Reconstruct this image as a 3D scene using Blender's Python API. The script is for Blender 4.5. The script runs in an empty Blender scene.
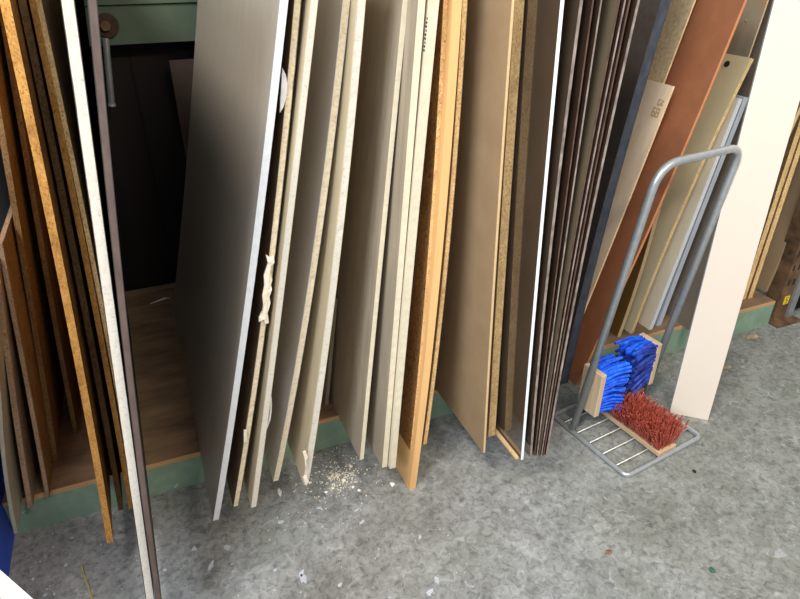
import bpy, bmesh, math, random
from mathutils import Vector, noise
random.seed(7)
COL = bpy.context.scene.collection
# ------------------------------------------------------------------ camera
F_PX, PITCH, YAW, H = 625.0, math.radians(30), math.radians(22.3), 1.55
W_PX, H_PX = 800.0, 599.0
FW = Vector((math.sin(YAW)*math.cos(PITCH), math.cos(YAW)*math.cos(PITCH), -math.sin(PITCH)))
RT = Vector((math.cos(YAW), -math.sin(YAW), 0))
UP = RT.cross(FW)
CAM = Vector((0, 0, H))
cd = bpy.data.cameras.new('camera'); cam = bpy.data.objects.new('camera', cd); COL.objects.link(cam)
cam.location = CAM; cam.rotation_euler = (math.radians(60), 0, -YAW)
cd.sensor_width = 36; cd.lens = 36*F_PX/W_PX; cd.clip_start = .02
bpy.context.scene.camera = cam
def ray(x, y): return FW + RT*((x-W_PX/2)/F_PX) - UP*((y-H_PX/2)/F_PX)
def at_z(x, y, z=0.0):
    d = ray(x, y); return CAM + d*((z-H)/d.z)
def at_y(x, y, Y):
    d = ray(x, y); return CAM + d*(Y/d.y)
HB = .13                                                    # height of the rack's deck

# ------------------------------------------------------------------ materials
def lin(c):
    return tuple((v/255/12.92) if v/255 <= .04045 else ((v/255+.055)/1.055)**2.4 for v in c) + (1,)
def new_mat(name, rough=.5, metal=0.0, spec=.5):
    m = bpy.data.materials.new(name); m.use_nodes = True
    nt = m.node_tree; b = nt.nodes['Principled BSDF']
    b.inputs['Roughness'].default_value = rough; b.inputs['Metallic'].default_value = metal
    b.inputs['Specular IOR Level'].default_value = spec
    return m, nt, b
def nd(nt, typ, **kw):
    n = nt.nodes.new(typ)
    for k, v in kw.items():
        if k in n.inputs: n.inputs[k].default_value = v
        else: setattr(n, k, v)
    return n
def ramp(nt, stops, interp='LINEAR'):
    n = nt.nodes.new('ShaderNodeValToRGB'); cr = n.color_ramp; cr.interpolation = interp
    while len(cr.elements) < len(stops): cr.elements.new(.5)
    for e, (p, c) in zip(cr.elements, stops): e.position = p; e.color = lin(c)
    return n
def coords(nt, scale=(1, 1, 1)):
    tc = nt.nodes.new('ShaderNodeTexCoord'); mp = nt.nodes.new('ShaderNodeMapping')
    mp.inputs['Scale'].default_value = scale
    nt.links.new(tc.outputs['Object'], mp.inputs['Vector']); return mp.outputs[0]
def bump(nt, b, src, strength=.3, dist=.002):
    n = nt.nodes.new('ShaderNodeBump'); n.inputs['Strength'].default_value = strength; n.inputs['Distance'].default_value = dist
    nt.links.new(src, n.inputs['Height']); nt.links.new(n.outputs[0], b.inputs['Normal'])
def m_noise(name, stops, scale=(1, 1, 1), nscale=20, detail=4, rough=.5, bmp=0, metal=0.0, spec=.5, dist=.002, distort=0.0):
    m, nt, b = new_mat(name, rough, metal, spec)
    v = coords(nt, scale)
    n = nd(nt, 'ShaderNodeTexNoise', Scale=nscale, Detail=detail, Roughness=.6, Distortion=distort)
    nt.links.new(v, n.inputs['Vector'])
    r = ramp(nt, stops); nt.links.new(n.outputs['Fac'], r.inputs[0]); nt.links.new(r.outputs[0], b.inputs['Base Color'])
    if bmp: bump(nt, b, n.outputs['Fac'], bmp, dist)
    return m
def m_particle(name, light, mid, dark, sc=1.0, rough=.85):
    """pressed wood chips: flakes of several browns with dark pores"""
    m, nt, b = new_mat(name, rough, 0, .2)
    v = coords(nt, (1, 1, .6))
    vo = nd(nt, 'ShaderNodeTexVoronoi', Scale=420*sc); nt.links.new(v, vo.inputs['Vector'])
    sx = nt.nodes.new('ShaderNodeSeparateColor'); nt.links.new(vo.outputs['Color'], sx.inputs[0])
    r = ramp(nt, [(0, dark), (.10, mid), (.6, light), (1, tuple(min(255, int(c*1.08)) for c in light))])
    nt.links.new(sx.outputs[0], r.inputs[0])
    n = nd(nt, 'ShaderNodeTexNoise', Scale=14*sc, Detail=5, Roughness=.7); nt.links.new(v, n.inputs['Vector'])
    r2 = ramp(nt, [(.3, (190, 182, 174)), (.55, (255, 255, 255))]); nt.links.new(n.outputs['Fac'], r2.inputs[0])
    mx = nd(nt, 'ShaderNodeMix', data_type='RGBA', blend_type='MULTIPLY'); mx.inputs[0].default_value = .8
    nt.links.new(r.outputs[0], mx.inputs[6]); nt.links.new(r2.outputs[0], mx.inputs[7])
    nt.links.new(mx.outputs[2], b.inputs['Base Color']); bump(nt, b, sx.outputs[0], .5, .001)
    return m
def m_grain(name, a, c, rough=.55, along='z', spec=.4, fine=1.0):
    """wood or printed laminate with streaks along one axis"""
    s = {'z': (60*fine, 60*fine, 2.0), 'x': (2.0, 60*fine, 60*fine), 'y': (60*fine, 2.0, 60*fine)}[along]
    return m_noise(name, [(.3, a), (.7, c)], s, 1.0, 6, rough, .08, 0, spec, .001, .6)
M = {}
M['lam_taupe'] = m_grain('grey_taupe_laminate', (176, 165, 150), (188, 177, 160), .42)
M['lam_slate'] = m_grain('grey_laminate', (198, 193, 189), (208, 203, 198), .45)
M['lam_cream'] = m_grain('cream_laminate', (218, 204, 178), (226, 213, 188), .5)
M['lam_beige'] = m_grain('beige_laminate', (196, 178, 144), (208, 192, 160), .5)
M['lam_warm'] = m_grain('warm_grey_laminate', (150, 136, 116), (172, 157, 136), .5)
M['lam_white'] = m_noise('white_laminate', [(0, (212, 197, 181)), (1, (218, 203, 187))], nscale=3, rough=.45)
M['edge_white'] = m_noise('white_edge', [(.3, (206, 207, 208)), (.7, (220, 221, 222))], nscale=60, rough=.5)
M['edge_cream'] = m_noise('cream_edge', [(.3, (205, 192, 164)), (.7, (222, 210, 184))], nscale=50, rough=.6)
M['edge_raw_white'] = m_noise('pale_chip_edge', [(.3, (180, 166, 146)), (.40, (204, 195, 180)), (.7, (214, 206, 193))], nscale=140, rough=.85, bmp=.3)
M['edge_torn'] = m_noise('pale_tan_chip_edge', [(.3, (190, 170, 136)), (.45, (214, 198, 166)), (.7, (226, 212, 184))], nscale=130, rough=.85, bmp=.3)
M['brown_paper'] = m_noise('dark_brown_board_face', [(.3, (80, 62, 48)), (.7, (104, 84, 66))], nscale=18, rough=.7)
M['chip_orange'] = m_particle('orange_chipboard', (214, 158, 86), (200, 140, 70), (164, 108, 52))
M['chip_brown'] = m_particle('brown_chipboard', (146, 116, 78), (126, 98, 64), (92, 68, 42))
M['chip_dull'] = m_particle('dull_brown_chipboard', (166, 140, 118), (150, 124, 102), (112, 90, 74))
M['chip_tan'] = m_particle('tan_chipboard', (242, 204, 146), (230, 186, 124), (184, 134, 80))
M['chip_face'] = m_particle('rough_brown_chip_face', (146, 108, 66), (124, 88, 50), (88, 58, 32), .6)
M['mdf'] = m_noise('brown_hardboard_face', [(.3, (152, 126, 94)), (.7, (162, 136, 104))], nscale=12, rough=.55)
M['mdf_edge'] = m_noise('tan_board_edge', [(.3, (206, 172, 124)), (.7, (220, 188, 140))], nscale=80, rough=.8)
M['beech'] = m_grain('orange_beech', (220, 172, 112), (232, 184, 124), .5)
M['grey_green'] = m_noise('pale_grey_board', [(.3, (150, 146, 130)), (.7, (172, 166, 148))], nscale=10, rough=.7)
M['dark_edge'] = m_noise('dark_plum_edge', [(.3, (82, 66, 60)), (.7, (102, 84, 76))], (1, 1, .3), 60, rough=.6)
M['dark_face'] = m_noise('dark_board_face', [(.3, (40, 34, 30)), (.7, (54, 46, 40))], nscale=10, rough=.6)
M['slate_face'] = m_noise('dark_charcoal_face', [(.3, (58, 50, 44)), (.7, (72, 62, 54))], nscale=40, rough=.7)
M['slate_edge'] = m_noise('blue_grey_edge', [(.35, (46, 51, 60)), (.65, (68, 73, 83))], (1, 1, .5), 40, rough=.6)
M['terracotta'] = m_noise('terracotta_board_face', [(.3, (136, 84, 54)), (.7, (146, 92, 61))], nscale=25, rough=.55)
M['terracotta_edge'] = m_noise('orange_board_edge', [(.3, (186, 118, 74)), (.7, (200, 132, 86))], nscale=60, rough=.7)
M['pine'] = m_grain('pale_pine', (236, 206, 170), (246, 222, 190), .65)
M['pine_edge'] = m_grain('pine_edge', (206, 160, 108), (236, 200, 150), .65, fine=2.5)
M['cement'] = m_noise('mottled_grey_tan_board', [(.3, (168, 146, 112)), (.5, (200, 174, 134)), (.7, (210, 184, 144))], nscale=90, detail=6, rough=.8, bmp=.2)
M['beige_board'] = m_noise('beige_board_face', [(.3, (226, 206, 162)), (.7, (234, 214, 172))], nscale=8, rough=.5)
M['olive'] = m_noise('olive_brown_face', [(.3, (112, 82, 36)), (.7, (126, 94, 44))], nscale=12, rough=.6)
M['blue_strip'] = m_noise('blue_grey_strip', [(.3, (168, 174, 184)), (.7, (184, 190, 198))], nscale=12, rough=.45)
M['taupe_dark'] = m_noise('dull_taupe_board', [(.3, (112, 100, 86)), (.7, (124, 112, 97))], nscale=8, rough=.7)
M['tan_grey'] = m_noise('tan_grey_board', [(.3, (150, 132, 106)), (.5, (160, 148, 128)), (.7, (176, 134, 86))], (1, 1, .3), 14, rough=.6)
M['white_paint'] = m_noise('white_paper', [(.3, (232, 232, 234)), (.7, (242, 242, 244))], nscale=20, rough=.7)
M['torn_paper'] = m_noise('torn_paper', [(.3, (226, 210, 182)), (.7, (246, 238, 222))], nscale=60, rough=.85)
M['blue'] = m_noise('blue_board', [(.3, (36, 70, 186)), (.7, (46, 82, 204))], nscale=12, rough=.5)
M['wood'] = m_grain('brush_wood', (170, 140, 108), (196, 168, 134), .7, 'y')
M['wood_v'] = m_grain('brush_block_wood', (186, 156, 124), (212, 186, 154), .7, 'z')
M['deck'] = m_noise('worn_plywood', [(.25, (92, 74, 58)), (.5, (130, 104, 78)), (.75, (154, 126, 96))], (1.2, 4, 4), 5, 6, .8, .1)
M['ply_edge'] = m_noise('plywood_edge', [(.3, (176, 132, 88)), (.7, (206, 164, 116))], (3, 40, 200), 1, 4, .8)
M['rust'] = m_noise('rusty_steel', [(.3, (54, 42, 32)), (.5, (100, 72, 46)), (.7, (118, 92, 66))], nscale=16, detail=7, rough=.7, bmp=.2)
M['black'] = m_noise('black_rubber', [(.3, (18, 18, 18)), (.7, (28, 28, 28))], nscale=20, rough=.6)
M['dark_hole'] = m_noise('dark_rusted_bolt', [(.3, (34, 24, 16)), (.7, (70, 48, 30))], nscale=90, rough=.8)
M['grey_steel'] = m_noise('grey_steel', [(.3, (150, 152, 152)), (.7, (176, 178, 178))], nscale=25, rough=.4, metal=.6)
M['yellow'] = m_noise('yellow_tag', [(.3, (232, 190, 24)), (.7, (240, 200, 34))], nscale=20, rough=.5)
M['ink'] = m_noise('grey_brown_ink', [(.4, (172, 142, 100)), (.6, (196, 166, 124))], nscale=300, rough=.8)
M['dark_ink'] = m_noise('dark_ink', [(.3, (36, 30, 26)), (.7, (60, 50, 44))], nscale=200, rough=.8)
M['red_bristle'] = m_noise('red_bristle', [(.3, (122, 44, 32)), (.5, (156, 66, 50)), (.7, (182, 98, 76))], nscale=60, rough=.45)
M['blue_bristle'] = m_noise('blue_bristle', [(.3, (14, 66, 190)), (.5, (24, 92, 226)), (.7, (46, 122, 246))], nscale=45, rough=.4)
M['blue_dark'] = m_noise('dark_blue_bristle', [(.3, (14, 22, 70)), (.5, (34, 58, 152)), (.7, (48, 84, 190))], nscale=30, rough=.45)
M['rod'] = m_noise('pale_steel_rod', [(.3, (190, 188, 176)), (.7, (214, 212, 202))], nscale=50, rough=.35, metal=.5)
M['crumb'] = m_noise('pale_crumbs', [(.3, (218, 204, 174)), (.7, (244, 236, 218))], nscale=120, rough=.9)
M['crumb_white'] = m_noise('white_chips', [(.3, (224, 220, 210)), (.7, (246, 242, 236))], nscale=80, rough=.9)
M['spatter'] = m_noise('white_paint_spatter', [(.3, (168, 176, 186)), (.7, (196, 202, 210))], nscale=40, rough=.7)
M['teal'] = m_noise('teal_chip', [(.3, (40, 84, 72)), (.7, (56, 102, 88))], nscale=60, rough=.6)
M['brown_chip'] = m_noise('brown_chip', [(.3, (96, 66, 42)), (.7, (140, 104, 66))], nscale=60, rough=.8)
M['straw'] = m_noise('straw', [(.3, (150, 136, 84)), (.7, (186, 170, 112))], nscale=60, rough=.8)
M['leaf'] = m_noise('dry_leaf', [(.3, (120, 104, 78)), (.7, (176, 160, 130))], nscale=60, rough=.8)
def m_gloss(name, a, c, rough, spec=.9):
    return m_noise(name, [(.35, a), (.65, c)], (1, 1, .4), 6, 5, rough, 0, 0, spec)
M['gloss'] = m_gloss('glossy_dark_brown_sheet', (68, 55, 43), (82, 67, 53), .07, 1.0)
M['gloss'].node_tree.nodes['Principled BSDF'].inputs['IOR'].default_value = 1.9
M['gloss_red'] = m_gloss('glossy_red_brown_sheet', (46, 34, 27), (62, 46, 36), .12)
M['gloss_taupe'] = m_gloss('glossy_taupe_sheet', (96, 84, 66), (108, 94, 74), .15)
M['sheet_edge'] = m_noise('brown_sheet_edge', [(.35, (78, 56, 46)), (.65, (112, 86, 72))], (1, 1, .5), 60, 4, .3)
M['sheet_edge_pale'] = m_noise('pale_sheet_edge', [(.35, (112, 98, 90)), (.65, (168, 152, 142))], (1, 1, .5), 50, 4, .25)
M['sheet_edge_white'] = m_noise('bright_white_sheet_edge', [(.3, (232, 236, 240)), (.7, (250, 252, 255))], nscale=60, rough=.25)
def m_green():
    m, nt, b = new_mat('green_paint', .6, 0, .3); v = coords(nt)
    n = nd(nt, 'ShaderNodeTexNoise', Scale=9, Detail=6, Roughness=.65); nt.links.new(v, n.inputs['Vector'])
    r = ramp(nt, [(.3, (118, 142, 120)), (.55, (132, 156, 134)), (.72, (146, 168, 146))]); nt.links.new(n.outputs['Fac'], r.inputs[0])
    n2 = nd(nt, 'ShaderNodeTexNoise', Scale=30, Detail=3, Roughness=.5, Distortion=1.5); nt.links.new(v, n2.inputs['Vector'])
    r2 = ramp(nt, [(.70, (0, 0, 0)), (.74, (255, 255, 255))]); nt.links.new(n2.outputs['Fac'], r2.inputs[0])
    mx = nd(nt, 'ShaderNodeMix', data_type='RGBA'); nt.links.new(r2.outputs[0], mx.inputs[0])
    nt.links.new(r.outputs[0], mx.inputs[6]); mx.inputs[7].default_value = lin((168, 192, 176))
    nt.links.new(mx.outputs[2], b.inputs['Base Color']); return m
M['green'] = m_green()
M['green_shaded'] = m_noise('shaded_green_paint', [(.3, (68, 82, 66)), (.7, (80, 95, 76))], nscale=8, rough=.7)  # rack green darkened in its colour to stand for shade on beam and rail
def m_galv():
    m, nt, b = new_mat('galvanised_tube', .34, .55, .5); v = coords(nt)
    n = nd(nt, 'ShaderNodeTexNoise', Scale=60, Detail=4); nt.links.new(v, n.inputs['Vector'])
    r = ramp(nt, [(.3, (168, 171, 170)), (.7, (182, 186, 187))]); nt.links.new(n.outputs['Fac'], r.inputs[0])
    nt.links.new(r.outputs[0], b.inputs['Base Color']); return m
M['galv'] = m_galv()
def m_concrete():
    m, nt, b = new_mat('worn_concrete', .62, 0, .35); v = coords(nt)
    def noi(s, d, ro=.6, di=0.0):
        n = nd(nt, 'ShaderNodeTexNoise', Scale=s, Detail=d, Roughness=ro, Distortion=di); nt.links.new(v, n.inputs['Vector']); return n.outputs['Fac']
    def mix(fac, a, c, mode='MIX'):
        mx = nd(nt, 'ShaderNodeMix', data_type='RGBA', blend_type=mode)
        for i, s in ((0, fac), (6, a), (7, c)):
            if hasattr(s, 'node'): nt.links.new(s, mx.inputs[i])
            else: mx.inputs[i].default_value = s
        return mx.outputs[2]
    r = ramp(nt, [(.3, (124, 124, 121)), (.5, (150, 151, 149)), (.7, (172, 173, 173))]); nt.links.new(noi(7, 8, .68, .4), r.inputs[0])
    fine = ramp(nt, [(.34, (120, 120, 118)), (.48, (214, 214, 214)), (.62, (255, 255, 255))]); nt.links.new(noi(48, 6, .7, .8), fine.inputs[0])
    c = mix(.7, r.outputs[0], fine.outputs[0], 'MULTIPLY')
    gm = ramp(nt, [(.5, (0, 0, 0)), (.68, (120, 120, 120))]); nt.links.new(noi(2.2, 3), gm.inputs[0])
    c = mix(gm.outputs[0], c, lin((128, 138, 118)))
    sx = nt.nodes.new('ShaderNodeSeparateXYZ'); nt.links.new(v, sx.inputs[0])
    ad = nd(nt, 'ShaderNodeMath', operation='MULTIPLY_ADD'); nt.links.new(noi(1.7, 5, .65), ad.inputs[0]); ad.inputs[1].default_value = 2.2; nt.links.new(sx.outputs[0], ad.inputs[2])
    om = ramp(nt, [(.30, (0, 0, 0)), (.52, (150, 150, 150))]); mr = nd(nt, 'ShaderNodeMapRange'); nt.links.new(ad.outputs[0], mr.inputs[0])
    mr.inputs[1].default_value = 1.3; mr.inputs[2].default_value = 3.6; nt.links.new(mr.outputs[0], om.inputs[0])
    c = mix(om.outputs[0], c, mix(.6, lin((114, 114, 88)), fine.outputs[0], 'MULTIPLY'))
    sp = ramp(nt, [(.60, (0, 0, 0)), (.68, (170, 170, 170))]); nt.links.new(noi(26, 4, .6, 1.2), sp.inputs[0])
    c = mix(sp.outputs[0], c, lin((186, 188, 190)))
    dk = ramp(nt, [(.27, (190, 190, 190)), (.37, (0, 0, 0))]); nt.links.new(noi(17, 5, .7, 2.0), dk.inputs[0])
    c = mix(dk.outputs[0], c, lin((92, 90, 86)))
    nt.links.new(c, b.inputs['Base Color']); bump(nt, b, noi(70, 6, .7), .25, .002)
    return m
M['concrete'] = m_concrete()
def m_planks():
    m, nt, b = new_mat('dark_wall_boards', .8, 0, .2); v = coords(nt)
    w = nd(nt, 'ShaderNodeTexWave', wave_type='BANDS', bands_direction='X', wave_profile='SAW', Scale=1.4); nt.links.new(v, w.inputs['Vector'])
    r = ramp(nt, [(0, (10, 9, 9)), (.05, (30, 26, 25)), (.5, (36, 31, 29)), (1, (28, 24, 23))]); nt.links.new(w.outputs['Fac'], r.inputs[0])
    nt.links.new(r.outputs[0], b.inputs['Base Color']); bump(nt, b, w.outputs['Fac'], .4, .004); return m
M['planks'] = m_planks()

# ------------------------------------------------------------------ object helpers
def link(name, bm, mat, parent=None, loc=None, smooth=False):
    me = bpy.data.meshes.new(name); bmesh.ops.recalc_face_normals(bm, faces=bm.faces); bm.to_mesh(me); bm.free()
    if smooth:
        for p in me.polygons: p.use_smooth = True
    me.materials.append(M[mat] if isinstance(mat, str) else mat)
    o = bpy.data.objects.new(name, me); COL.objects.link(o)
    if loc is not None: o.location = loc
    if parent: o.parent = parent
    return o
def tag(o, label=None, cat=None, group=None, kind=None):
    if label: o['label'] = label
    if cat: o['category'] = cat
    if group: o['group'] = group
    if kind: o['kind'] = kind
    return o
def empty(name, loc, label, cat, group=None):
    o = bpy.data.objects.new(name, None); COL.objects.link(o); o.location = loc; o.empty_display_size = .05
    return tag(o, label, cat, group)
def hexa(bm, p):
    """p: eight corners, bottom ring of four then top ring of four"""
    v = [bm.verts.new(q) for q in p]
    for f in ((0, 3, 2, 1), (4, 5, 6, 7), (0, 1, 5, 4), (1, 2, 6, 5), (2, 3, 7, 6), (3, 0, 4, 7)): bm.faces.new([v[i] for i in f])
def box(bm, a, b):
    (x0, y0, z0), (x1, y1, z1) = a, b
    hexa(bm, [(x0, y0, z0), (x1, y0, z0), (x1, y1, z0), (x0, y1, z0), (x0, y0, z1), (x1, y0, z1), (x1, y1, z1), (x0, y1, z1)])
def obox(bm, o, ex, ey, ez):
    """box from corner o along three edge vectors"""
    o, ex, ey, ez = map(Vector, (o, ex, ey, ez))
    hexa(bm, [o, o+ex, o+ex+ey, o+ey, o+ez, o+ex+ez, o+ex+ey+ez, o+ey+ez])
def tube(bm, pts, r, n=12, r1=None, caps=True):
    pts = [Vector(p) for p in pts]; rings = []; prev = None
    for i, p in enumerate(pts):
        t = (pts[min(i+1, len(pts)-1)]-pts[max(i-1, 0)]).normalized()
        if prev is None:
            a = t.cross(Vector((0, 0, 1)));  a = a if a.length > .05 else t.cross(Vector((1, 0, 0)))
        else: a = prev - t*prev.dot(t)
        a.normalize(); prev = a; b = t.cross(a)
        rr = r if r1 is None else r+(r1-r)*i/(len(pts)-1)
        rings.append([bm.verts.new(p+(a*math.cos(2*math.pi*k/n)+b*math.sin(2*math.pi*k/n))*rr) for k in range(n)])
    for A, B in zip(rings, rings[1:]):
        for k in range(n): bm.faces.new((A[k], A[(k+1) % n], B[(k+1) % n], B[k]))
    if caps: bm.faces.new(rings[0][::-1]); bm.faces.new(rings[-1])
def arc_corner(p0, c, p1, r, n=7):
    """fillet at corner c between p0 and p1"""
    p0, c, p1 = map(Vector, (p0, c, p1)); a = (p0-c).normalized(); b = (p1-c).normalized()
    out = []
    for i in range(n+1):
        t = i/n; s = c+a*r; e = c+b*r
        out.append(s*(1-t)**2 + c*2*t*(1-t) + e*t*t)
    return out
def blob(bm, c, r, flat=1.0, seed=0, sub=1):
    tmp = bmesh.new(); bmesh.ops.create_icosphere(tmp, subdivisions=sub, radius=1)
    rnd = random.Random(seed); mp = {}
    for v in tmp.verts:
        k = r*(.7+.6*rnd.random()); mp[v.index] = bm.verts.new((c[0]+v.co.x*k, c[1]+v.co.y*k, c[2]+v.co.z*k*flat))
    for f in tmp.faces: bm.faces.new([mp[v.index] for v in f.verts])
    tmp.free()

# ------------------------------------------------------------------ leaning sheets
def polyfit(zs, xs, deg):
    n = deg+1
    A = [[sum(z**(i+j) for z in zs) for j in range(n)] + [sum(x*z**i for x, z in zip(xs, zs))] for i in range(n)]
    for i in range(n):
        p = max(range(i, n), key=lambda k: abs(A[k][i])); A[i], A[p] = A[p], A[i]
        for k in range(n):
            if k != i:
                f = A[k][i]/A[i][i]; A[k] = [a-f*b for a, b in zip(A[k], A[i])]
    return [A[i][n]/A[i][i] for i in range(n)]
class Lean:
    """front edge of a sheet in its plane Y = yf: x as a function of height"""
    def __init__(s, yf, zx, top_slope=None):
        s.yf = yf; s.z0 = zx[0][0]; s.zm = max(z for z, x in zx); zs = [z-s.z0 for z, x in zx]; xs = [x for z, x in zx]
        s.c = polyfit(zs, xs, 2 if len(zx) > 2 else 1); s.ts = top_slope; s.tw = 0.0
    def raw(s, t): return sum(k*t**i for i, k in enumerate(s.c))
    def d(s, t): return sum(i*k*t**(i-1) for i, k in enumerate(s.c) if i)
    def x(s, z):
        t = z-s.z0; m = s.zm-s.z0
        return s.raw(t) if t <= m else s.raw(m)+(s.d(m) if s.ts is None else s.ts)*(t-m)
    def slope(s, z):
        t = min(z-s.z0, s.zm-s.z0); return s.d(t)
def from_px(pts, zb, top_slope=None, yf=None):
    p0 = at_z(*pts[0], zb) if yf is None else at_y(*pts[0], yf)
    zx = []
    for q in pts:
        p = at_y(*q, p0.y); zx.append((p.z, p.x))
    if yf is None: zx[0] = (zb, zx[0][1])
    else: zx = [(zb, zx[0][1]+(zb-zx[0][0])*(zx[1][1]-zx[0][1])/(zx[1][0]-zx[0][0]))]+zx[1:] if zx[0][0] > zb else zx
    return Lean(p0.y, zx, top_slope)
def slab(ln, z0, z1, y0, y1, o0, o1, n=26, rough=0.0, seed=0, drop=0.0, org=(0, 0, 0)):
    """slice of a sheet: offsets o0..o1 across the thickness, y0..y1 in depth; drop lowers the far bottom corner"""
    bm = bmesh.new(); rows = []; org = Vector(org)
    if rough: n = max(n, 90)
    for i in range(n+1):
        z = z0+(z1-z0)*i/n; x = ln.x(z); k = ln.slope(z); L = math.hypot(1, k); nx, nz = 1/L, -k/L; q0 = 0.0 if i == 0 else 1.0
        zb = z-drop*(1-i/n)
        j = [rough*(noise.noise(Vector((seed*7.3+q*5, z*55, 0)))+.6*noise.noise(Vector((seed*3.1+q*9, z*160, 2)))) for q in (0, 1)] if rough else (0, 0)
        rows.append([bm.verts.new(Vector(p)-org) for p in ((x+nx*o0, y0+abs(j[0]), z+nz*o0*q0), (x+nx*o1, y0+abs(j[1]), z+nz*o1*q0),
                                            (x+ln.tw+nx*o1, y1, zb+nz*o1*q0), (x+ln.tw+nx*o0, y1, zb+nz*o0*q0))])
    for A, B in zip(rows, rows[1:]):
        for k in range(4): bm.faces.new((A[k], A[(k+1) % 4], B[(k+1) % 4], B[k]))
    bm.faces.new(rows[0][::-1]); bm.faces.new(rows[-1]); return bm
def sheet(name, label, cat, ln, th, zb, ztop, yb, core, face=None, band=None, group=None, rough=0.0, seed=0, drop=0.0,
          face_name='laminate_face', band_name='edge_band', right=None):
    """a board on edge: core, thin faces on both sides, optional band on its front edge"""
    yf = ln.yf; org = Vector((ln.x(zb), yf, zb))
    if rough == 0: rough = .0006
    sk = .0012 if face else 0; bw = .0016 if band else 0
    o = link(name, slab(ln, zb, ztop, yf+bw, yb, sk, th-sk, rough=0 if band else rough, seed=seed, drop=drop, org=org), core, None, org)
    tag(o, label, cat, group)
    if face:
        link(face_name, slab(ln, zb, ztop, yf+bw, yb, 0, sk, drop=drop, org=org), face, o)
        link(face_name, slab(ln, zb, ztop, yf+bw, yb, th-sk, th, drop=drop, org=org), right or face, o)
    if band:
        link(band_name, slab(ln, zb, ztop, yf, yf+bw, 0, th, rough=0, seed=seed, org=org), band, o)
    return o

# ------------------------------------------------------------------ the setting
bm = bmesh.new(); box(bm, (-2.6, -1.6, -.05), (5.2, 3.2, 0)); tag(link('floor', bm, 'concrete'), kind='structure')
bm = bmesh.new(); box(bm, (-2.6, 2.72, 0), (5.2, 2.80, 3.2)); tag(link('wall_back', bm, 'planks'), kind='structure')

# ------------------------------------------------------------------ rack: base, beam, upright
YB = 1.617
RO = Vector((.9, YB, 0))
rack = empty('lumber_rack', RO, 'low green rack with worn plywood deck, green back beam and rusty upright, carrying the sheets', 'rack')
def part(name, mat, a, b, parent=rack, *more):
    bm = bmesh.new()
    for p, q in [(a, b)]+list(more): box(bm, [u-v for u, v in zip(p, RO)], [u-v for u, v in zip(q, RO)])
    return link(name, bm, mat, parent)
fb = part('front_board', 'green', (-.585, YB, 0), (2.5, YB+.03, HB-.016))
part('end_board', 'green', (2.47, YB+.03, 0), (2.5, 2.66, HB-.016))
dk = part('deck', 'deck', (-.585, YB+.003, HB-.016), (2.5, 2.70, HB))
part('deck_edge', 'ply_edge', (-.585, YB, HB-.016), (2.5, YB+.003, HB), dk)
part('rear_batten', 'deck', (-.585, 2.66, HB), (2.5, 2.70, HB+.065))
beam = part('back_beam', 'green_shaded', (-.585, 2.645, 1.215), (2.6, 2.72, 1.345))
part('top_rail', 'green_shaded', (-.585, 2.635, 1.348), (2.6, 2.72, 1.44))
p = at_y(107, 25, 2.645)-RO
bm = bmesh.new(); tube(bm, [p+Vector((0, -.012, 0)), p+Vector((0, .01, 0))], .04, 20); link('bolt_plate', bm, 'dark_hole', beam)
bm = bmesh.new(); tube(bm, [p+Vector((-.005, -.026, 0)), p+Vector((-.005, -.010, 0))], .018, 6); link('bolt_head', bm, 'rust', beam)
ux, uy = 2.56, 1.64
def u3(x, y, z): return (ux+x, uy+y, z)
up = part('upright', 'rust', u3(0, 0, .006), u3(.075, .006, 2.0), rack, (u3(0, .006, .006), u3(.006, .07, 2.0)), (u3(.069, .006, .006), u3(.075, .07, 2.0)))
part('grey_channel', 'grey_steel', u3(.0755, -.012, .006), u3(.11, .03, 2.0), up)
for z in [.18+.075*i for i in range(9)]:
    for x in (.018, .05): part('slot', 'black', u3(x, -.0006, z), u3(x+.011, .002, z+.03), up)
part('foot_plate', 'rust', u3(-.04, -.06, 0), u3(.12, .09, .006), up)
tag(part('number_tag', 'yellow', u3(.03, -.003, .08), u3(.060, -.0006, .122), up), 'yellow tag')
seg = [(u3(min(a, c), -.0036, min(b, d)), u3(max(a, c), -.0029, max(b, d))) for a, b, c, d in ((.052, .114, .038, .117), (.038, .100, .041, .117), (.038, .100, .052, .103), (.049, .086, .052, .103), (.038, .085, .052, .088))]
part('tag_number', 'dark_ink', seg[0][0], seg[0][1], up, *seg[1:])

p0 = at_y(112, 106, 2.632); p1 = at_y(105.5, 38, 2.632)
st = empty('steel_tube', p0, 'thin grey steel tube hanging on the green beam beside the dark plum edge', 'tube')
bm = bmesh.new(); tube(bm, [(p1-p0)*.02, p1-p0], .0115, 16); link('tube_shaft', bm, 'grey_steel', st, smooth=False)
bm = bmesh.new(); tube(bm, [Vector((0, 0, 0)), (p1-p0)*.04], .0135, 16); link('end_cap', bm, 'rod', st)

# dark offcut against the back wall in the gap, and a paper scrap
a = at_y(168, 59, 2.69); ob = bmesh.new(); box(ob, (0, -.012, 0), (.12, .012, a.z-HB))
tag(link('backing_board', ob, m_noise('dark_brown_backing', [(.3, (74, 60, 50)), (.7, (88, 72, 60))], nscale=10, rough=.8), loc=(a.x, 2.645, HB)),
    'dark brown board upright in the black gap behind the large grey sheet', 'board')
bm = bmesh.new(); q = at_z(170, 294, HB+.004)
vs = [bm.verts.new(Vector(v)) for v in ((-.09, -.03, .0), (-.02, -.035, .014), (.05, -.01, .004), (.06, .03, .034), (-.01, .03, .022), (-.05, .0, .03))]
for f in ((0, 1, 5), (1, 4, 5), (1, 2, 4), (2, 3, 4)): bm.faces.new([vs[i] for i in f])
so = link('paper_scrap', bm, 'white_paint', loc=q + Vector((0, -.03, 0))); md = so.modifiers.new('s', 'SOLIDIFY'); md.thickness = .0015
tag(so, 'crumpled white paper scrap on the deck at the back of the dark gap', 'paper')

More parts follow.
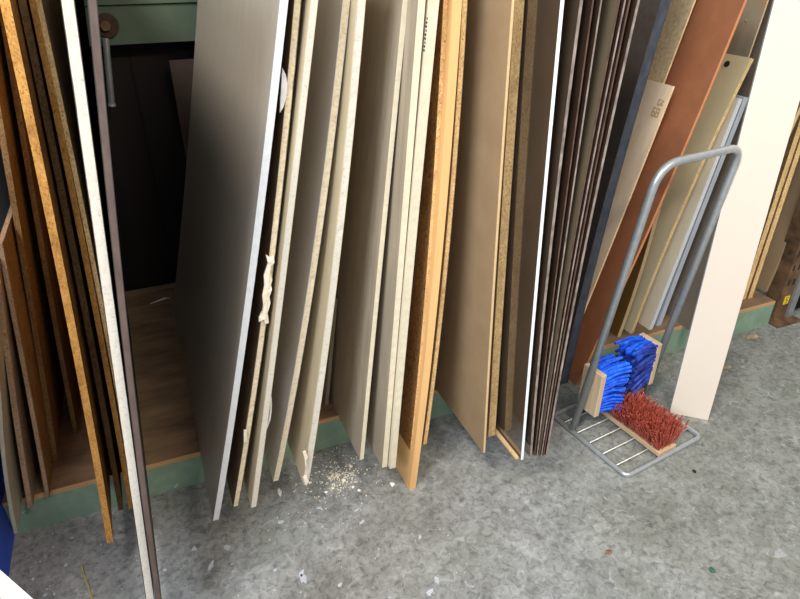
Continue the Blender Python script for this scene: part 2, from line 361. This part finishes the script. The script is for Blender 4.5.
# ------------------------------------------------------------------ left bay
G1 = 'chipboard sheets on edge in the left bay'
T = 1.62
def L(px, th, zt, yb, core, label, face=None, band=None, name='chipboard_sheet', group=G1, seed=0, rough=.0012, **k):
    ln = from_px(px, HB); ln.tw = -.035 if px[0][0] > 100 else 0
    return sheet(name, label, 'board', ln, th, HB, zt, yb, core, face, band, group, rough, seed, **k)
L([(14, 534), (7, 498), (-1, 430)], .009, .85, 2.5, 'grey_green', 'pale grey green sheet, leftmost on the rack, next to the blue board', name='thin_board', seed=1)
L([(28, 509), (26, 498), (10.5, 400)], .013, .9, 2.5, 'chip_dull', 'dull brown chipboard sheet with grey brown edge, second from the blue board', seed=2)
L([(45.5, 498), (27.5, 400), (4, 280), (-3, 245)], .0115, .93, 2.5, 'chip_dull', 'short pinkish brown chipboard sheet, third from the blue board, whose top corner shows', face='chip_brown', face_name='board_face', seed=3)
L([(53, 462), (44, 400), (23, 280), (6.7, 180)], .0135, T, 2.55, 'chip_brown', 'set back dark brown chipboard sheet right behind the short pinkish one', seed=4)
L([(73, 434), (68, 400), (44, 280), (27.5, 180)], .013, T, 2.6, 'chip_brown', 'dark brown chipboard sheet set farthest back, left of the bright orange one', seed=5)
L([(107, 544), (82, 400), (58, 280), (37.5, 180), (11, 60), (0, 0)], .016, T, 2.55, 'chip_orange', 'bright orange edged chipboard sheet whose corner hangs lowest over the floor', seed=6)
L([(118, 511), (100, 399), (75, 280), (55, 180), (30, 60), (19, 0)], .0135, T, 2.55, 'chip_brown', 'brown chipboard sheet just right of the bright orange edged one', seed=7)
L([(128, 510), (112, 399), (85, 280), (66, 180), (41, 60), (30, 0)], .0125, T, 2.55, 'chip_orange', 'orange brown chipboard sheet, left one of the touching pair beside the white edge', seed=8)
L([(134, 509), (121, 399), (91, 280), (73, 180), (47, 60), (38, 0)], .0095, T, 2.55, 'chip_tan', 'tan speckled chipboard sheet, right one of the touching pair beside the white edge', seed=9)
L([(148, 612), (115, 397), (91, 200), (75, 100), (58.5, 0)], .0185, T, 2.55, 'edge_raw_white', 'thick sheet with rough white edge reaching out past the bottom of the photo', face='dark_face', face_name='board_face', name='white_edged_board', group='boards with faces and edges unlike the chipboard, left bay', seed=10)
L([(158, 616), (128, 397), (107, 200), (97, 100), (86.5, 0)], .0130, T, 2.55, 'dark_edge', 'sheet with smooth dark plum edge left of the black gap', face='dark_face', face_name='board_face', name='dark_edged_board', group='boards with faces and edges unlike the chipboard, left bay', seed=11, rough=0)

bm = bmesh.new(); box(bm, (0, 0, 0), (.02, 1.7, 1.4))
tag(link('blue_board', bm, 'blue', loc=(-.607, .9, 0)), 'blue board standing on the floor at the left edge', 'board')
a = at_z(-60, 517, .9); b = at_z(90, 649, .9); d = (b-a); d.z = 0; dn = d.normalized(); nn = Vector((dn.y, -dn.x, 0))
if nn.y > 0: nn = -nn
wf = empty('white_foreground_board', (a.x, a.y, 0), 'white board standing in the very bottom left corner', 'board')
bm = bmesh.new(); obox(bm, nn*.001, d, nn*.016, (0, 0, .8985)); link('board_core', bm, 'chip_tan', wf)
for k in (0, .017):
    bm = bmesh.new(); obox(bm, nn*k, d, nn*.001, (0, 0, .8985)); link('laminate_face', bm, 'lam_white', wf)
bm = bmesh.new(); obox(bm, (0, 0, .8985), d, nn*.018, (0, 0, .0015)); link('edge_band', bm, 'lam_white', wf)

# ------------------------------------------------------------------ middle bay
G2 = 'laminated boards on edge in the middle bay'
def B(px, th, yb, core, label, face=None, band=None, seed=0, rough=.001, ts=None, zt=1.55, zb=HB, name='laminated_board', group=G2, **k):
    ln = from_px(px, zb, ts); o = sheet(name, label, 'board', ln, th, zb, zt, yb, core, face, band, group, rough, seed, **k); return o, ln
B([(213, 521), (232, 397), (258, 197), (280, 0)], .0163, 2.6, 'edge_white', 'large grey laminated sheet with white edge beside the black gap', 'lam_taupe', 'edge_white')
m2, l2 = B([(233, 507), (250.5, 397), (275, 198), (294, 0)], .0155, 2.6, 'edge_torn', 'dark brown faced board with torn and chipped pale edge', 'brown_paper', None, 2, .003)
B([(251, 508), (265, 397), (289, 197), (310.5, 0)], .0155, 2.6, 'edge_raw_white', 'beige board with white edge, right of the torn edged one', 'lam_beige', None, 3)
B([(273, 482), (290, 397), (320, 197), (343, 0)], .0165, 2.6, 'edge_torn', 'grey board with rough cream edge, right of the bulging white plastic', 'lam_slate', None, 4, .0035, ts=.17)
m5, l5 = B([(303, 483), (315, 397), (340, 197), (357, 0)], .019, 2.6, 'edge_raw_white', 'beige board with rough white edge and crumbling foot by the sawdust pile', 'lam_beige', None, 5, .002, ts=.17)
B([(325, 406), (329, 360)], .012, 2.6, 'lam_warm', 'short set back board seen only as a sliver on the deck above the crumbs', zt=.55, name='set_back_board', group=None)
B([(360, 460), (365.5, 397), (384.5, 197), (403, 0)], .0125, 2.6, 'edge_cream', 'wide warm grey board with thin cream edge right of the sawdust pile', 'lam_warm', 'edge_cream', 6, ts=.08)
m7, _ = B([(382, 468), (388, 397), (403, 197), (418.5, 0)], .0165, 2.6, 'edge_cream', 'pale warm grey board, left of two touching boards beside the orange strip', 'lam_warm', 'edge_cream', 7)
m8, l8 = B([(390, 469), (396, 397), (413.5, 197), (431.5, 0)], .0185, 2.6, 'edge_torn', 'cream edged board touching the brown chipboard left of the orange strip', 'lam_cream', 'edge_cream', 8)
G3 = 'chipboard and hardboard sheets between the laminated boards and the glossy sheets'
B([(410, 450), (415, 397), (432, 197), (443, 0)], .0135, 2.6, 'chip_tan', 'brown chipboard sheet left of and above the orange strip', 'chip_face', None, 9, .002, name='chipboard_sheet', group=G3, zb=.15, drop=.02, face_name='board_face')
ln10 = from_px([(409, 490), (421, 397), (439, 197), (453, 0)], 0)
sheet('beech_strip', 'smooth orange strip standing on the floor between two chipboard sheets', 'board', ln10, .0225, 0, 1.55, 1.55, 'beech', None, None, None, .0006, 10)
B([(422.5, 445), (430, 397), (449, 197), (462.5, 0)], .0135, 2.6, 'chip_tan', 'chipboard sheet with speckled edge touching the right of the orange strip', 'mdf', None, 11, .002, name='chipboard_sheet', group=G3, zb=.152, drop=.022, face_name='board_face')
B([(483, 453), (486, 397), (498, 197), (511.5, 0)], .0085, 2.6, 'mdf_edge', 'wide plain brown hardboard sheet with narrow light tan edge', 'mdf', None, 12, .0006, name='hardboard_sheet', group=G3, face_name='board_face')
B([(488.5, 437), (490, 397), (502.5, 197), (514.5, 0)], .0265, 2.6, 'chip_tan', 'thick speckled chipboard sheet between the plain brown sheet and the glossy sheets', 'mdf', None, 13, .0015, name='chipboard_sheet', group=G3, face_name='board_face')
# torn veneer on the dark faced board
def on_edge(ln, px): p = at_y(px[0], px[1], ln.yf); return p
def flake(px_poly, ln, parent, mat, name, out=.004, thick=.0025, seed=0):
    org = parent.location; bm = bmesh.new(); rnd = random.Random(seed)
    fr = [at_y(x, y, ln.yf-out*(0.4+rnd.random()))-org for x, y in px_poly]; bk = [p+Vector((.0, thick+.004, 0)) for p in fr]
    A = [bm.verts.new(p) for p in fr]; Bk = [bm.verts.new(p) for p in bk]; n = len(A)
    c = bm.verts.new(sum(fr, Vector())/n+Vector((0, -.0025, 0)))
    for i in range(n):
        bm.faces.new((A[i], A[(i+1) % n], c)); bm.faces.new((A[i], Bk[i], Bk[(i+1) % n], A[(i+1) % n]))
    bm.faces.new(Bk); o = link(name, bm, mat, parent); return o
tag(flake([(282.5, 68), (286, 75), (287.5, 85), (286.5, 97), (283.5, 107), (280, 113), (280.5, 100), (281.5, 85)], l2, m2, 'white_paint', 'torn_veneer', .006, seed=1), 'white torn veneer')
for s, poly in enumerate(([(266, 255), (270, 258), (274, 256), (274.5, 263), (271, 266), (268, 263)],
                          [(268, 264), (271, 266), (270, 272), (272.5, 280), (271, 285), (272, 290), (269.5, 297), (270.5, 303), (268, 312), (266, 319), (261.5, 318), (263.5, 306), (262.5, 296), (264.5, 286), (264, 276)],
                          [(259, 318), (262, 312), (268, 315), (269, 323), (265.5, 324), (264, 320), (259, 322)],
                          [(244, 431), (247, 431), (247.5, 442), (244, 443)])):
    flake(poly, l2, m2, 'torn_paper', 'torn_veneer', .008, seed=s+5)
for s, poly in enumerate(([(303, 453), (306, 451.5), (308, 457), (306, 461), (308, 466), (305.5, 468), (305, 460)], [(303, 478), (307, 476), (309, 481), (306, 486)])):
    flake(poly, l5, m5, 'torn_paper', 'crumbled_edge', .008, seed=s+20)
# printed dark mark on the cream board, upper end
def strokes(ln, yfun, segs, parent, mat, name, proud=.0006):
    pass
org = m8.location; bm = bmesh.new()
for k in range(9):
    z = 1.40-.008*k; x = l8.x(z); obox(bm, Vector((x-.0008, l8.yf+.010, z))-org, (.0008, 0, 0), (0, .007 if k % 3 else .004, 0), (0, 0, .004))
link('printed_mark', bm, 'dark_ink', m8)
# white plastic bulging out between two boards
bm = bmesh.new(); rows = []
lz = [(271, 397), (270, 404), (269.5, 412), (268, 420), (265.5, 428), (262.5, 434)]
rz = [(271.6, 397), (272, 404), (271.6, 412), (270.5, 420), (267.5, 428), (263, 434.5)]
for i, (q0, q1) in enumerate(zip(lz, rz)):
    a = at_y(q0[0]-2, q0[1], 1.36); b = at_y(q1[0], q1[1], 1.35)
    rows.append([bm.verts.new(v) for v in (a+Vector((0, .02, 0)), a, (a+b)/2+Vector((0, -.005, 0)), b, b+Vector((.012, .12, 0)))])
for A_, B_ in zip(rows, rows[1:]):
    for k in range(4): bm.faces.new((A_[k], A_[k+1], B_[k+1], B_[k]))
c0 = at_y(268, 415, 1.36)
for v in bm.verts: v.co -= c0
o = link('plastic_offcut', bm, 'white_paint', loc=c0); md = o.modifiers.new('s', 'SOLIDIFY'); md.thickness = .001
tag(o, 'bulging white plastic offcut with a small blue dot, stuck between two boards', 'plastic sheet')
q = at_y(267.5, 413, 1.342); bm = bmesh.new(); tube(bm, [Vector((0, -.002, 0))+q-c0, Vector((0, .004, 0))+q-c0], .0018, 10); link('blue_dot', bm, 'blue', o)

# ------------------------------------------------------------------ glossy dark sheets
G4 = 'glossy dark brown sheets on edge'
lat = bmesh.new(); box(lat, (.8875, 1.205, HB), (.8985, 2.3, HB+.008)); 
for v in lat.verts: v.co -= Vector((.89, 1.195, HB))
tag(link('wooden_lath', lat, 'pine_edge', loc=(.89, 1.195, HB)), 'thin orange wooden lath under the foot of the glossy brown sheet', 'lath')
def D(px, th, label, face, band, seed, yb=2.5):
    B(px, th, yb, face, label, None, band, seed, name='glossy_sheet', group=G4)
D([(521, 460), (526, 397), (543, 197), (561, 0)], .0085, 'mirror glossy dark brown sheet with bright white edge beside the speckled chipboard', 'gloss', 'sheet_edge_white', 1)
D([(530, 457), (538, 360), (571, 74), (580, 0)], .007, 'glossy brown sheet with pinkish edge, next right after the white edged glossy one', 'gloss', 'sheet_edge_pale', 2)
D([(534.5, 456), (545, 360), (583.5, 74), (592, 0)], .0032, 'thin glossy red brown sheet, third from the left in the glossy stack', 'gloss_red', 'sheet_edge', 3)
D([(536.9, 456), (548.5, 360), (591, 74), (600, 0)], .0032, 'thin glossy sheet with pale edge left of the wide taupe face', 'gloss_red', 'sheet_edge_pale', 4)
D([(539.2, 456), (553, 360), (606, 74), (618, 0)], .0032, 'glossy sheet showing a wide taupe face, fifth in the glossy stack', 'gloss_taupe', 'sheet_edge', 5)
D([(541.4, 456), (556, 360), (611, 74), (624, 0)], .0032, 'thin glossy sheet just right of the taupe faced one', 'gloss_red', 'sheet_edge_pale', 6)
D([(543.5, 456), (558.5, 360), (616, 74), (628, 0)], .0032, 'thin glossy sheet, second from the right end of the glossy stack', 'gloss_red', 'sheet_edge', 7)
D([(546, 456), (562, 360), (622.5, 74), (637, 0)], .006, 'rightmost sheet of the glossy stack with pale grey edge, leaning most', 'gloss_red', 'sheet_edge_pale', 8)

# ------------------------------------------------------------------ right bay: offcuts leaning to the right
G5 = 'leaning offcut boards right of the glossy sheets'
def Rr(ln, th, zt, yb, core, label, face=None, band=None, name='offcut_board', seed=0, rough=.0006, zb=HB, group=G5, **k):
    return sheet(name, label, 'board', ln, th, zb, zt, yb, core, face, band, group, rough, seed, face_name='board_face', **k)
def X(px, yf): p = at_y(px[0], px[1], yf); return (p.z, p.x)
ln = Lean(1.47, [(HB, 1.237), X((580, 300), 1.47), X((605, 197), 1.47), X((617.5, 150), 1.47), X((661.5, 0), 1.47)])
Rr(ln, .035, 1.6, 2.4, 'slate_edge', 'thick board with blue grey edge and dark charcoal face beside the glossy stack', 'slate_face', None, 'charcoal_board', 21, .002)
ln = Lean(1.537, [(HB, 1.2745), X((590, 300), 1.537), X((646, 150), 1.537), X((675, 86), 1.537)])
pine = Rr(ln, .0065, at_y(675, 86, 1.537).z, 1.85, 'pine_edge', 'short pale pine plank with faded grey stamp near its top', 'pine', None, 'pine_plank', 22); lp = ln
ln = Lean(1.60, [(HB, 1.2825), (.5, 1.390), (.9, 1.500), X((665, 81), 1.60), X((694, 0), 1.60)])
Rr(ln, .0065, 1.6, 1.85, 'mdf_edge', 'mottled grey tan board with ragged bright edge rising behind the pine plank', 'cement', None, 'mottled_board', 23, .006)
ln = Lean(1.446, [(HB, 1.291), X((601, 330), 1.446), X((649, 230), 1.446), X((704, 96.5), 1.446), X((745, 0), 1.446)])
Rr(ln, .0115, 1.6, 1.75, 'terracotta_edge', 'terracotta brown board leaning behind the tube handle of the boot scraper', 'terracotta', None, 'terracotta_board', 24)
ln = from_px([(617, 337), (638, 276), (650, 235)], HB)
Rr(ln, .020, .95, 2.0, 'mdf_edge', 'olive brown faced board with tan edge between terracotta and beige boards', 'olive', None, 'olive_board', 25)
ln = from_px([(630, 334), (638, 315), (673, 230), (706, 150), (752, 58)], HB)
hb_ = Rr(ln, .014, at_y(752, 58, ln.yf).z, 2.05, 'chip_tan', 'short beige board with a dark hole near its top corner', 'beige_board', None, 'beige_board', 26, .001); lh = ln
ln = from_px([(649, 330), (688, 230), (738, 101)], HB)
Rr(ln, .018, 1.06, 2.1, 'edge_white', 'cream board with bright white edge right of the beige board with the hole', 'lam_cream', 'edge_white', 'white_edged_offcut', 27)
ln = from_px([(657, 326), (693, 230), (743, 101)], HB)
Rr(ln, .022, 1.06, 2.1, 'blue_strip', 'blue grey strip with pale edge directly behind the right leg of the handle', 'blue_strip', 'blue_strip', 'blue_grey_strip', 28)
ln = Lean(1.74, [(HB, 1.90), X((748, 57), 1.74), (1.45, 2.105)])
b2 = Rr(ln, .008, 1.6, 2.5, 'mdf_edge', 'tall tan grey board behind the beige board, with a small screw near the top', 'tan_grey', None, 'tan_grey_board', 29)
q = at_y(749.5, 20, 1.80)
p_ = Vector((ln.x(q.z)-.001, 1.80, q.z)); bm = bmesh.new(); tube(bm, [p_-b2.location, p_-b2.location+Vector((-.003, 0, 0))], .004, 10); link('screw', bm, 'rod', b2)
ln = Lean(1.53, [(HB, 1.955), (1.17, 2.16)])
Rr(ln, .018, 1.6, 2.6, 'mdf_edge', 'dull taupe board half hidden behind the tall white board', 'taupe_dark', None, 'taupe_board', 30)
G6 = 'boards at the right end of the rack'
ln = from_px([(741, 300), (774, 199)], HB)
Rr(ln, .030, 1.6, 2.2, 'chip_tan', 'chipboard sheet with speckled edge just right of the tall white board', 'chip_brown', None, 'chipboard_sheet', 31, .0015, group=G6)
ln = from_px([(747.5, 299), (780.5, 199)], HB)
Rr(ln, .030, 1.6, 2.2, 'chip_tan', 'second speckled chipboard sheet right of the tall white board, against the smooth tan one', 'chip_brown', None, 'chipboard_sheet', 32, .0015, group=G6)
ln = from_px([(765, 292), (799, 214)], HB)
Rr(ln, .016, 1.6, 2.0, 'mdf', 'smooth tan board, last on the rack beside the rusty upright', 'mdf', None, 'tan_board', 33, group=G6)
# hole in beige board, stamp on pine plank
z = at_y(727, 64, 1.70).z; yy = 1.70
for _ in range(6):
    p = at_y(727, 64, yy); xs = lh.x(p.z); yy -= (p.x-xs)*.5
p = at_y(727, 64, yy); k = lh.slope(p.z); nv = Vector((-1, 0, k)).normalized()
bm = bmesh.new(); tube(bm, [p-hb_.location+nv*.0015, p-hb_.location-nv*.004], .011, 16); link('hole', bm, 'dark_hole', hb_)
bm = bmesh.new(); org = pine.location
def stroke(u0, v0, u1, v1, w=.004):
    """stroke on the plank's left face; u along depth from the front edge, v down from the top"""
    zt = at_y(675, 86, 1.537).z
    def P(u, v):
        z = zt-v; return Vector((lp.x(z)-.0008, lp.yf+u, z))-org
    a, b = P(u0, v0), P(u1, v1); d = (b-a).normalized(); k = lp.slope(zt); n = Vector((-1, 0, k)).normalized(); s = d.cross(n)
    obox(bm, a-s*w/2-n*.0002, b-a, s*w, n*.0008)
for u0, v0, u1, v1 in ((.048, .045, .048, .065), (.048, .045, .036, .045), (.048, .065, .036, .065), (.036, .055, .036, .065),
                       (.028, .045, .028, .065), (.028, .045, .016, .05), (.028, .055, .016, .065),
                       (.062, .078, .062, .108), (.062, .078, .046, .078), (.062, .093, .046, .093), (.046, .093, .046, .108), (.062, .108, .046, .108),
                       (.038, .078, .038, .108), (.038, .078, .022, .078), (.038, .093, .022, .093), (.022, .078, .022, .108), (.038, .108, .022, .108)):
    stroke(u0*.7, v0*.8+.01, u1*.7, v1*.8+.01)
tag(link('stamp', bm, 'ink', pine), 'faded grey brown stamp')

# tall white board in front
a = at_z(670, 413); b = at_z(708, 420); w = b-a; wn = w.normalized(); n = Vector((-wn.y, wn.x, 0))
u = (n*math.sin(math.radians(5))+Vector((0, 0, 1))*math.cos(math.radians(5)))
nb = u.cross(wn); nb = nb if nb.dot(n) > 0 else -nb
wb = empty('tall_white_board', a, 'tall cream white board standing on the floor right of the boot scraper', 'board')
bm = bmesh.new(); obox(bm, nb*.001, w, nb*.016, u*1.62); link('board_core', bm, 'chip_tan', wb)
bm = bmesh.new(); obox(bm, (0, 0, 0), w, nb*.001, u*1.62); link('front_face', bm, 'lam_white', wb)
bm = bmesh.new(); obox(bm, nb*.017, w, nb*.001, u*1.62); link('rear_face', bm, 'lam_white', wb)
bm = bmesh.new(); obox(bm, -wn*.0012, wn*.0012, nb*.018, u*1.62); link('edge_band', bm, 'edge_white', wb)

cw = empty('castor_wheel', (2.745, 1.70, 0), 'black castor wheel on the floor at the right edge beside the rusty upright', 'wheel')
bm = bmesh.new(); tube(bm, [Vector((-.02, 0, .07)), Vector((-.016, 0, .07)), Vector((.016, 0, .07)), Vector((.02, 0, .07))], .07, 28); link('tire', bm, 'black', cw)
bm = bmesh.new(); tube(bm, [Vector((-.024, 0, .07)), Vector((.024, 0, .07))], .028, 20); link('hub', bm, 'rust', cw)
bm = bmesh.new(); box(bm, (-.034, -.02, .06), (-.026, .02, .16)); box(bm, (.026, -.02, .06), (.034, .02, .16)); box(bm, (-.034, -.03, .152), (.034, .03, .16)); link('fork', bm, 'black', cw)

# ------------------------------------------------------------------ boot scraper
e2 = Vector((.991, .137, 0)).normalized(); e1 = Vector((e2.y, -e2.x, 0)); LT, LS = .355, .375
b0 = at_z(626, 478); A0 = b0-e1*LT
bs = empty('boot_scraper', A0, 'galvanised boot scraper with tall loop handle and red and blue brushes', 'boot scraper')
def Q(s, t, z): return e2*s+e1*t+Vector((0, 0, z))
rt = .0085
bm = bmesh.new(); path = []
cs = [Q(0, 0, rt), Q(0, LT, rt), Q(LS, LT, rt), Q(LS, 0, rt)]
for i in range(4): path += arc_corner(cs[i-1], cs[i], cs[(i+1) % 4], .02, 4)
path.append(path[0].copy()); tube(bm, path, rt, 12, caps=False); link('base_frame', bm, 'galv', bs, smooth=True)
for t in (.055, .12, .18, .243, .305):
    bm = bmesh.new(); tube(bm, [Q(.005, t, .012), Q(LS-.005, t, .012)], .0028, 8); link('scraper_rod', bm, 'rod', bs, smooth=True)
hv = Vector((.098, -.050, .985)); h1 = Q(.004, .098, .012); h2 = Q(LS-.004, .098, .012)
bm = bmesh.new(); path = [h1]+arc_corner(h1, h1+hv, h2+hv, .08, 10)+arc_corner(h1+hv, h2+hv, h2, .06, 10)+[h2]
tube(bm, path, .0125, 16); link('handle', bm, 'galv', bs, smooth=True)
# upright brush blocks beside the legs
rnd = random.Random(3)
def lerp(a, b, t): return a+(b-a)*t
for side, s0, s1, t0, t1, z0, z1, mat, tip, nrow in (('l', .040, .062, .058, .145, .085, .265, 'blue_bristle', .168, 15), ('r', .343, .366, .030, .120, .095, .275, 'blue_bristle', .232, 15)):
    sh = hv*((z0+z1)/2)/.985; sh = Vector((sh.x, sh.y, 0))*.35
    bm = bmesh.new(); obox(bm, Q(s0, t0, z0)+sh, e2*(s1-s0), e1*(t1-t0), (0, 0, z1-z0)); bmesh.ops.bevel(bm, geom=list(bm.edges), offset=.002, segments=1, affect='EDGES')
    blk = link('brush_block', bm, 'wood_v', bs)
    for k, mm in enumerate(('blue_bristle', 'blue_dark')):
        bm = bmesh.new()
        for i in range(nrow):
            for j in range(9):
                if (k == 1) != ((side == 'r' and (i < 13 or j > 6)) or (side == 'l' and i < 5 and j % 2)): continue
                z = lerp(z0+.012, z1-.006, (i+rnd.uniform(-.2, .2))/(nrow-1)); t = lerp(t0+.006, t1-.004, (j+rnd.uniform(-.3, .3))/8)
                sa = s1 if side == 'l' else s0; dz = (z-(z0+z1)/2)*.25+rnd.uniform(-.012, .006); st_ = tip+rnd.uniform(-.015, .015)
                p0 = Q(sa, t, z)+sh; p2 = Q(st_, t+rnd.uniform(-.014, .02), z+dz-.012)+sh; p1 = (p0+p2)/2+Vector((0, 0, .008))
                tube(bm, [p0, p1, p2], .0052, 5, .0062)
        if bm.verts: tag(link('bristles', bm, mm, blk), 'bright blue bristles' if k == 0 else 'dark blue bristles')
        else: bm.free()
# flat red brush
bm = bmesh.new(); obox(bm, Q(.155, .028, .015), e2*.088, e1*.325, (0, 0, .018)); bmesh.ops.bevel(bm, geom=list(bm.edges), offset=.002, segments=1, affect='EDGES')
blk = link('brush_block', bm, 'wood', bs)
bm = bmesh.new()
for i in range(60):
    for j in range(18):
        t = lerp(.036, .342, (i+rnd.uniform(-.45, .45))/59); s = lerp(.164, .240, (j+rnd.uniform(-.45, .45))/17)
        p0 = Q(s, t, .032); l = rnd.uniform(.055, .085); dx = (s-.195)*.9+rnd.uniform(-.016, .016)
        p2 = p0+e2*dx+e1*rnd.uniform(-.016, .016)+Vector((0, 0, l)); p1 = (p0+p2)/2+e2*rnd.uniform(-.006, .006)+e1*rnd.uniform(-.006, .006)
        tube(bm, [p0, p1, p2], .0016, 4, .0024)
tag(link('bristles', bm, 'red_bristle', blk), 'red bristles')

# ------------------------------------------------------------------ debris on the floor
rnd = random.Random(11)
bm = bmesh.new(); c = at_z(338, 478)
for i in range(420):
    a = rnd.random()*2*math.pi; r = abs(rnd.gauss(0, .062)); s = rnd.uniform(.0008, .0030)
    blob(bm, (math.cos(a)*r*1.15, math.sin(a)*r*1.3+.01, s*.6), s, .7, i, 1)
for i in range(70):
    s = rnd.uniform(.0007, .002); blob(bm, (rnd.uniform(-.28, .18), rnd.uniform(-.2, .1), s*.6), s, .7, i+999, 1)
tag(link('sawdust_crumbs', bm, 'crumb', loc=c), 'scatter of pale sawdust crumbs on the concrete below the grey boards', 'sawdust', kind='stuff')
chips = [(344, 481, .0085, 'crumb', 'largest tan chip in the middle of the sawdust crumbs'), (330, 479, .0065, 'crumb', 'tan chip at the left of the sawdust crumbs'),
         (333, 489, .0065, 'crumb', 'tan chip at the lower edge of the sawdust crumbs'), (351, 467, .007, 'crumb', 'pale chip at the upper right of the sawdust crumbs, by a board foot'),
         (353, 488, .0055, 'crumb_white', 'white chip right of the sawdust crumbs, left of a matching one'), (359, 491, .0055, 'crumb_white', 'rightmost white chip of the sawdust crumbs'),
         (326, 493, .006, 'crumb_white', 'white chip at the lower left of the sawdust crumbs'), (310, 483, .006, 'crumb_white', 'white chip under the crumbling board foot'),
         (280, 494, .009, 'crumb_white', 'long white chip below the rough cream edged board'), (392, 485, .0085, 'crumb_white', 'cube like white chip just left of the orange strip foot'),
         (253, 505, .006, 'crumb_white', 'white chip at the foot of the beige white edged board')]
for i, (x, y, r, mt, lb) in enumerate(chips):
    bm = bmesh.new(); blob(bm, (0, 0, 0), r, .6, i+50, 1)
    if i == 8:
        for v in bm.verts: v.co.x *= .7; v.co.y *= 1.9
    zz = min(v.co.z for v in bm.verts); tag(link('wood_chip', bm, mt, loc=at_z(x, y)+Vector((0, 0, -zz))), lb, 'chip', 'broken chips on the floor')
# dried paint spatter: one thin patchwork of irregular discs
bm = bmesh.new()
def splat(c, r, sx=1, ang=0):
    n = 12; ca, sa = math.cos(ang), math.sin(ang)
    pts = []
    for k in range(n):
        q = r*rnd.uniform(.65, 1.25); x, y = math.cos(2*math.pi*k/n)*q*sx, math.sin(2*math.pi*k/n)*q; pts.append((c.x+x*ca-y*sa, c.y+x*sa+y*ca))
    lo = [bm.verts.new((x, y, 0)) for x, y in pts]; hi = [bm.verts.new((x, y, .0006)) for x, y in pts]
    bm.faces.new(hi)
    for k in range(n): bm.faces.new((lo[k], lo[(k+1) % n], hi[(k+1) % n], hi[k]))
for x, y, r, sx in ((227, 547, .010, 1.2), (194, 549, .008, 1), (211, 566, .006, 3), (281, 522, .008, 1.6), (303, 578, .009, 2), (302, 573, .006, 2), (319, 508, .005, 2),
                    (437, 580, .006, 2), (420, 537, .004, 2.5), (357, 510, .004, 3.5), (362, 522, .004, 3), (430, 592, .007, 2), (165, 570, .005, 1), (275, 570, .004, 1.5),
                    (340, 585, .005, 1.4), (33, 579, .004, 1), (45, 595, .005, 1), (54, 594, .004, 1), (66, 565, .005, 1), (72, 538, .004, 1), (40, 562, .003, 1), (53, 547, .003, 1)):
    splat(at_z(x, y), r, sx, rnd.uniform(-.5, 2))
for i in range(60):
    splat(at_z(rnd.uniform(20, 480), rnd.uniform(525, 599)), rnd.uniform(.0006, .0022), rnd.uniform(1, 2), rnd.uniform(0, 3))
tag(link('paint_spatter', bm, 'spatter'), 'dried white paint spatter on the concrete in the lower left', 'paint', kind='stuff')
bm = bmesh.new(); q = at_z(85, 575); tube(bm, [at_z(82, 566)-q+Vector((0, 0, .003)), at_z(84, 575)-q+Vector((0, 0, .0035)), at_z(88, 586)-q+Vector((0, 0, .003)), at_z(92, 599)-q+Vector((0, 0, .003))], .0025, 6)
tag(link('straw', bm, 'straw', loc=q), 'bent straw coloured splinter on the dark floor at bottom left', 'splinter')
for x, y, r, mt, lb in ((712, 571, .011, 'teal', 'small teal green chip on the floor at lower right'), (609, 553, .010, 'brown_chip', 'small brown chip on the floor below the boot scraper'),
                        (694, 472, .007, 'black', 'tiny black chip on the floor right of the boot scraper')):
    bm = bmesh.new(); blob(bm, (0, 0, 0), r, .4, int(x), 1)
    zz = min(v.co.z for v in bm.verts); tag(link('floor_chip', bm, mt, loc=at_z(x, y)+Vector((0, 0, -zz))), lb, 'chip')
for x, y, lb, sc in ((752, 338, 'pale dry leaf on the floor in front of the green rack end', 1.0), (727, 368, 'thin pale shaving on the floor right of the tall white board', .6)):
    bm = bmesh.new(); vs = [bm.verts.new(Vector(v)*sc) for v in ((-.04, 0, .002), (-.01, -.018, .006), (.035, -.008, .002), (.03, .012, .008), (-.012, .018, .003))]
    bm.faces.new(vs[:3]); bm.faces.new((vs[0], vs[2], vs[3])); bm.faces.new((vs[0], vs[3], vs[4]))
    o = link('dry_leaf', bm, 'leaf', loc=at_z(x, y)); md = o.modifiers.new('s', 'SOLIDIFY'); md.thickness = .001; tag(o, lb, 'leaf')

# ------------------------------------------------------------------ light
def area(name, loc, target, size, power, color, sy=None):
    l = bpy.data.lights.new(name, 'AREA'); l.shape = 'RECTANGLE'; l.size = size; l.size_y = sy or size; l.energy = power; l.color = color
    o = bpy.data.objects.new(name, l); COL.objects.link(o); o.location = loc
    o.rotation_euler = (Vector(target)-Vector(loc)).to_track_quat('-Z', 'Y').to_euler(); return o
area('ceiling_tube_light', (1.7, -1.5, 4.2), (1.2, 1.2, 0), 1.4, 85, (1, .89, .72), .4)
area('ceiling_tube_light', (-1.3, .0, 4.3), (.2, 1.3, .4), 1.4, 105, (1, .95, .88), .4)
area('ceiling_tube_light', (-1.5, -2.6, 4.2), (.4, 1.3, .5), 1.6, 60, (.98, .97, 1), .6)
area('window_light', (-3.4, -1.9, 3.6), (.4, 1.3, .5), 1.8, 190, (.74, .87, 1), 1.4)
w = bpy.data.worlds.new('world'); bpy.context.scene.world = w; w.use_nodes = True
bg = w.node_tree.nodes['Background']; bg.inputs[0].default_value = (.85, .92, 1, 1); bg.inputs[1].default_value = .42
vs_ = bpy.context.scene.view_settings
vs_.view_transform = 'Standard'; vs_.look = 'None'; vs_.exposure = 0.36; vs_.gamma = 1; vs_.use_curve_mapping = False
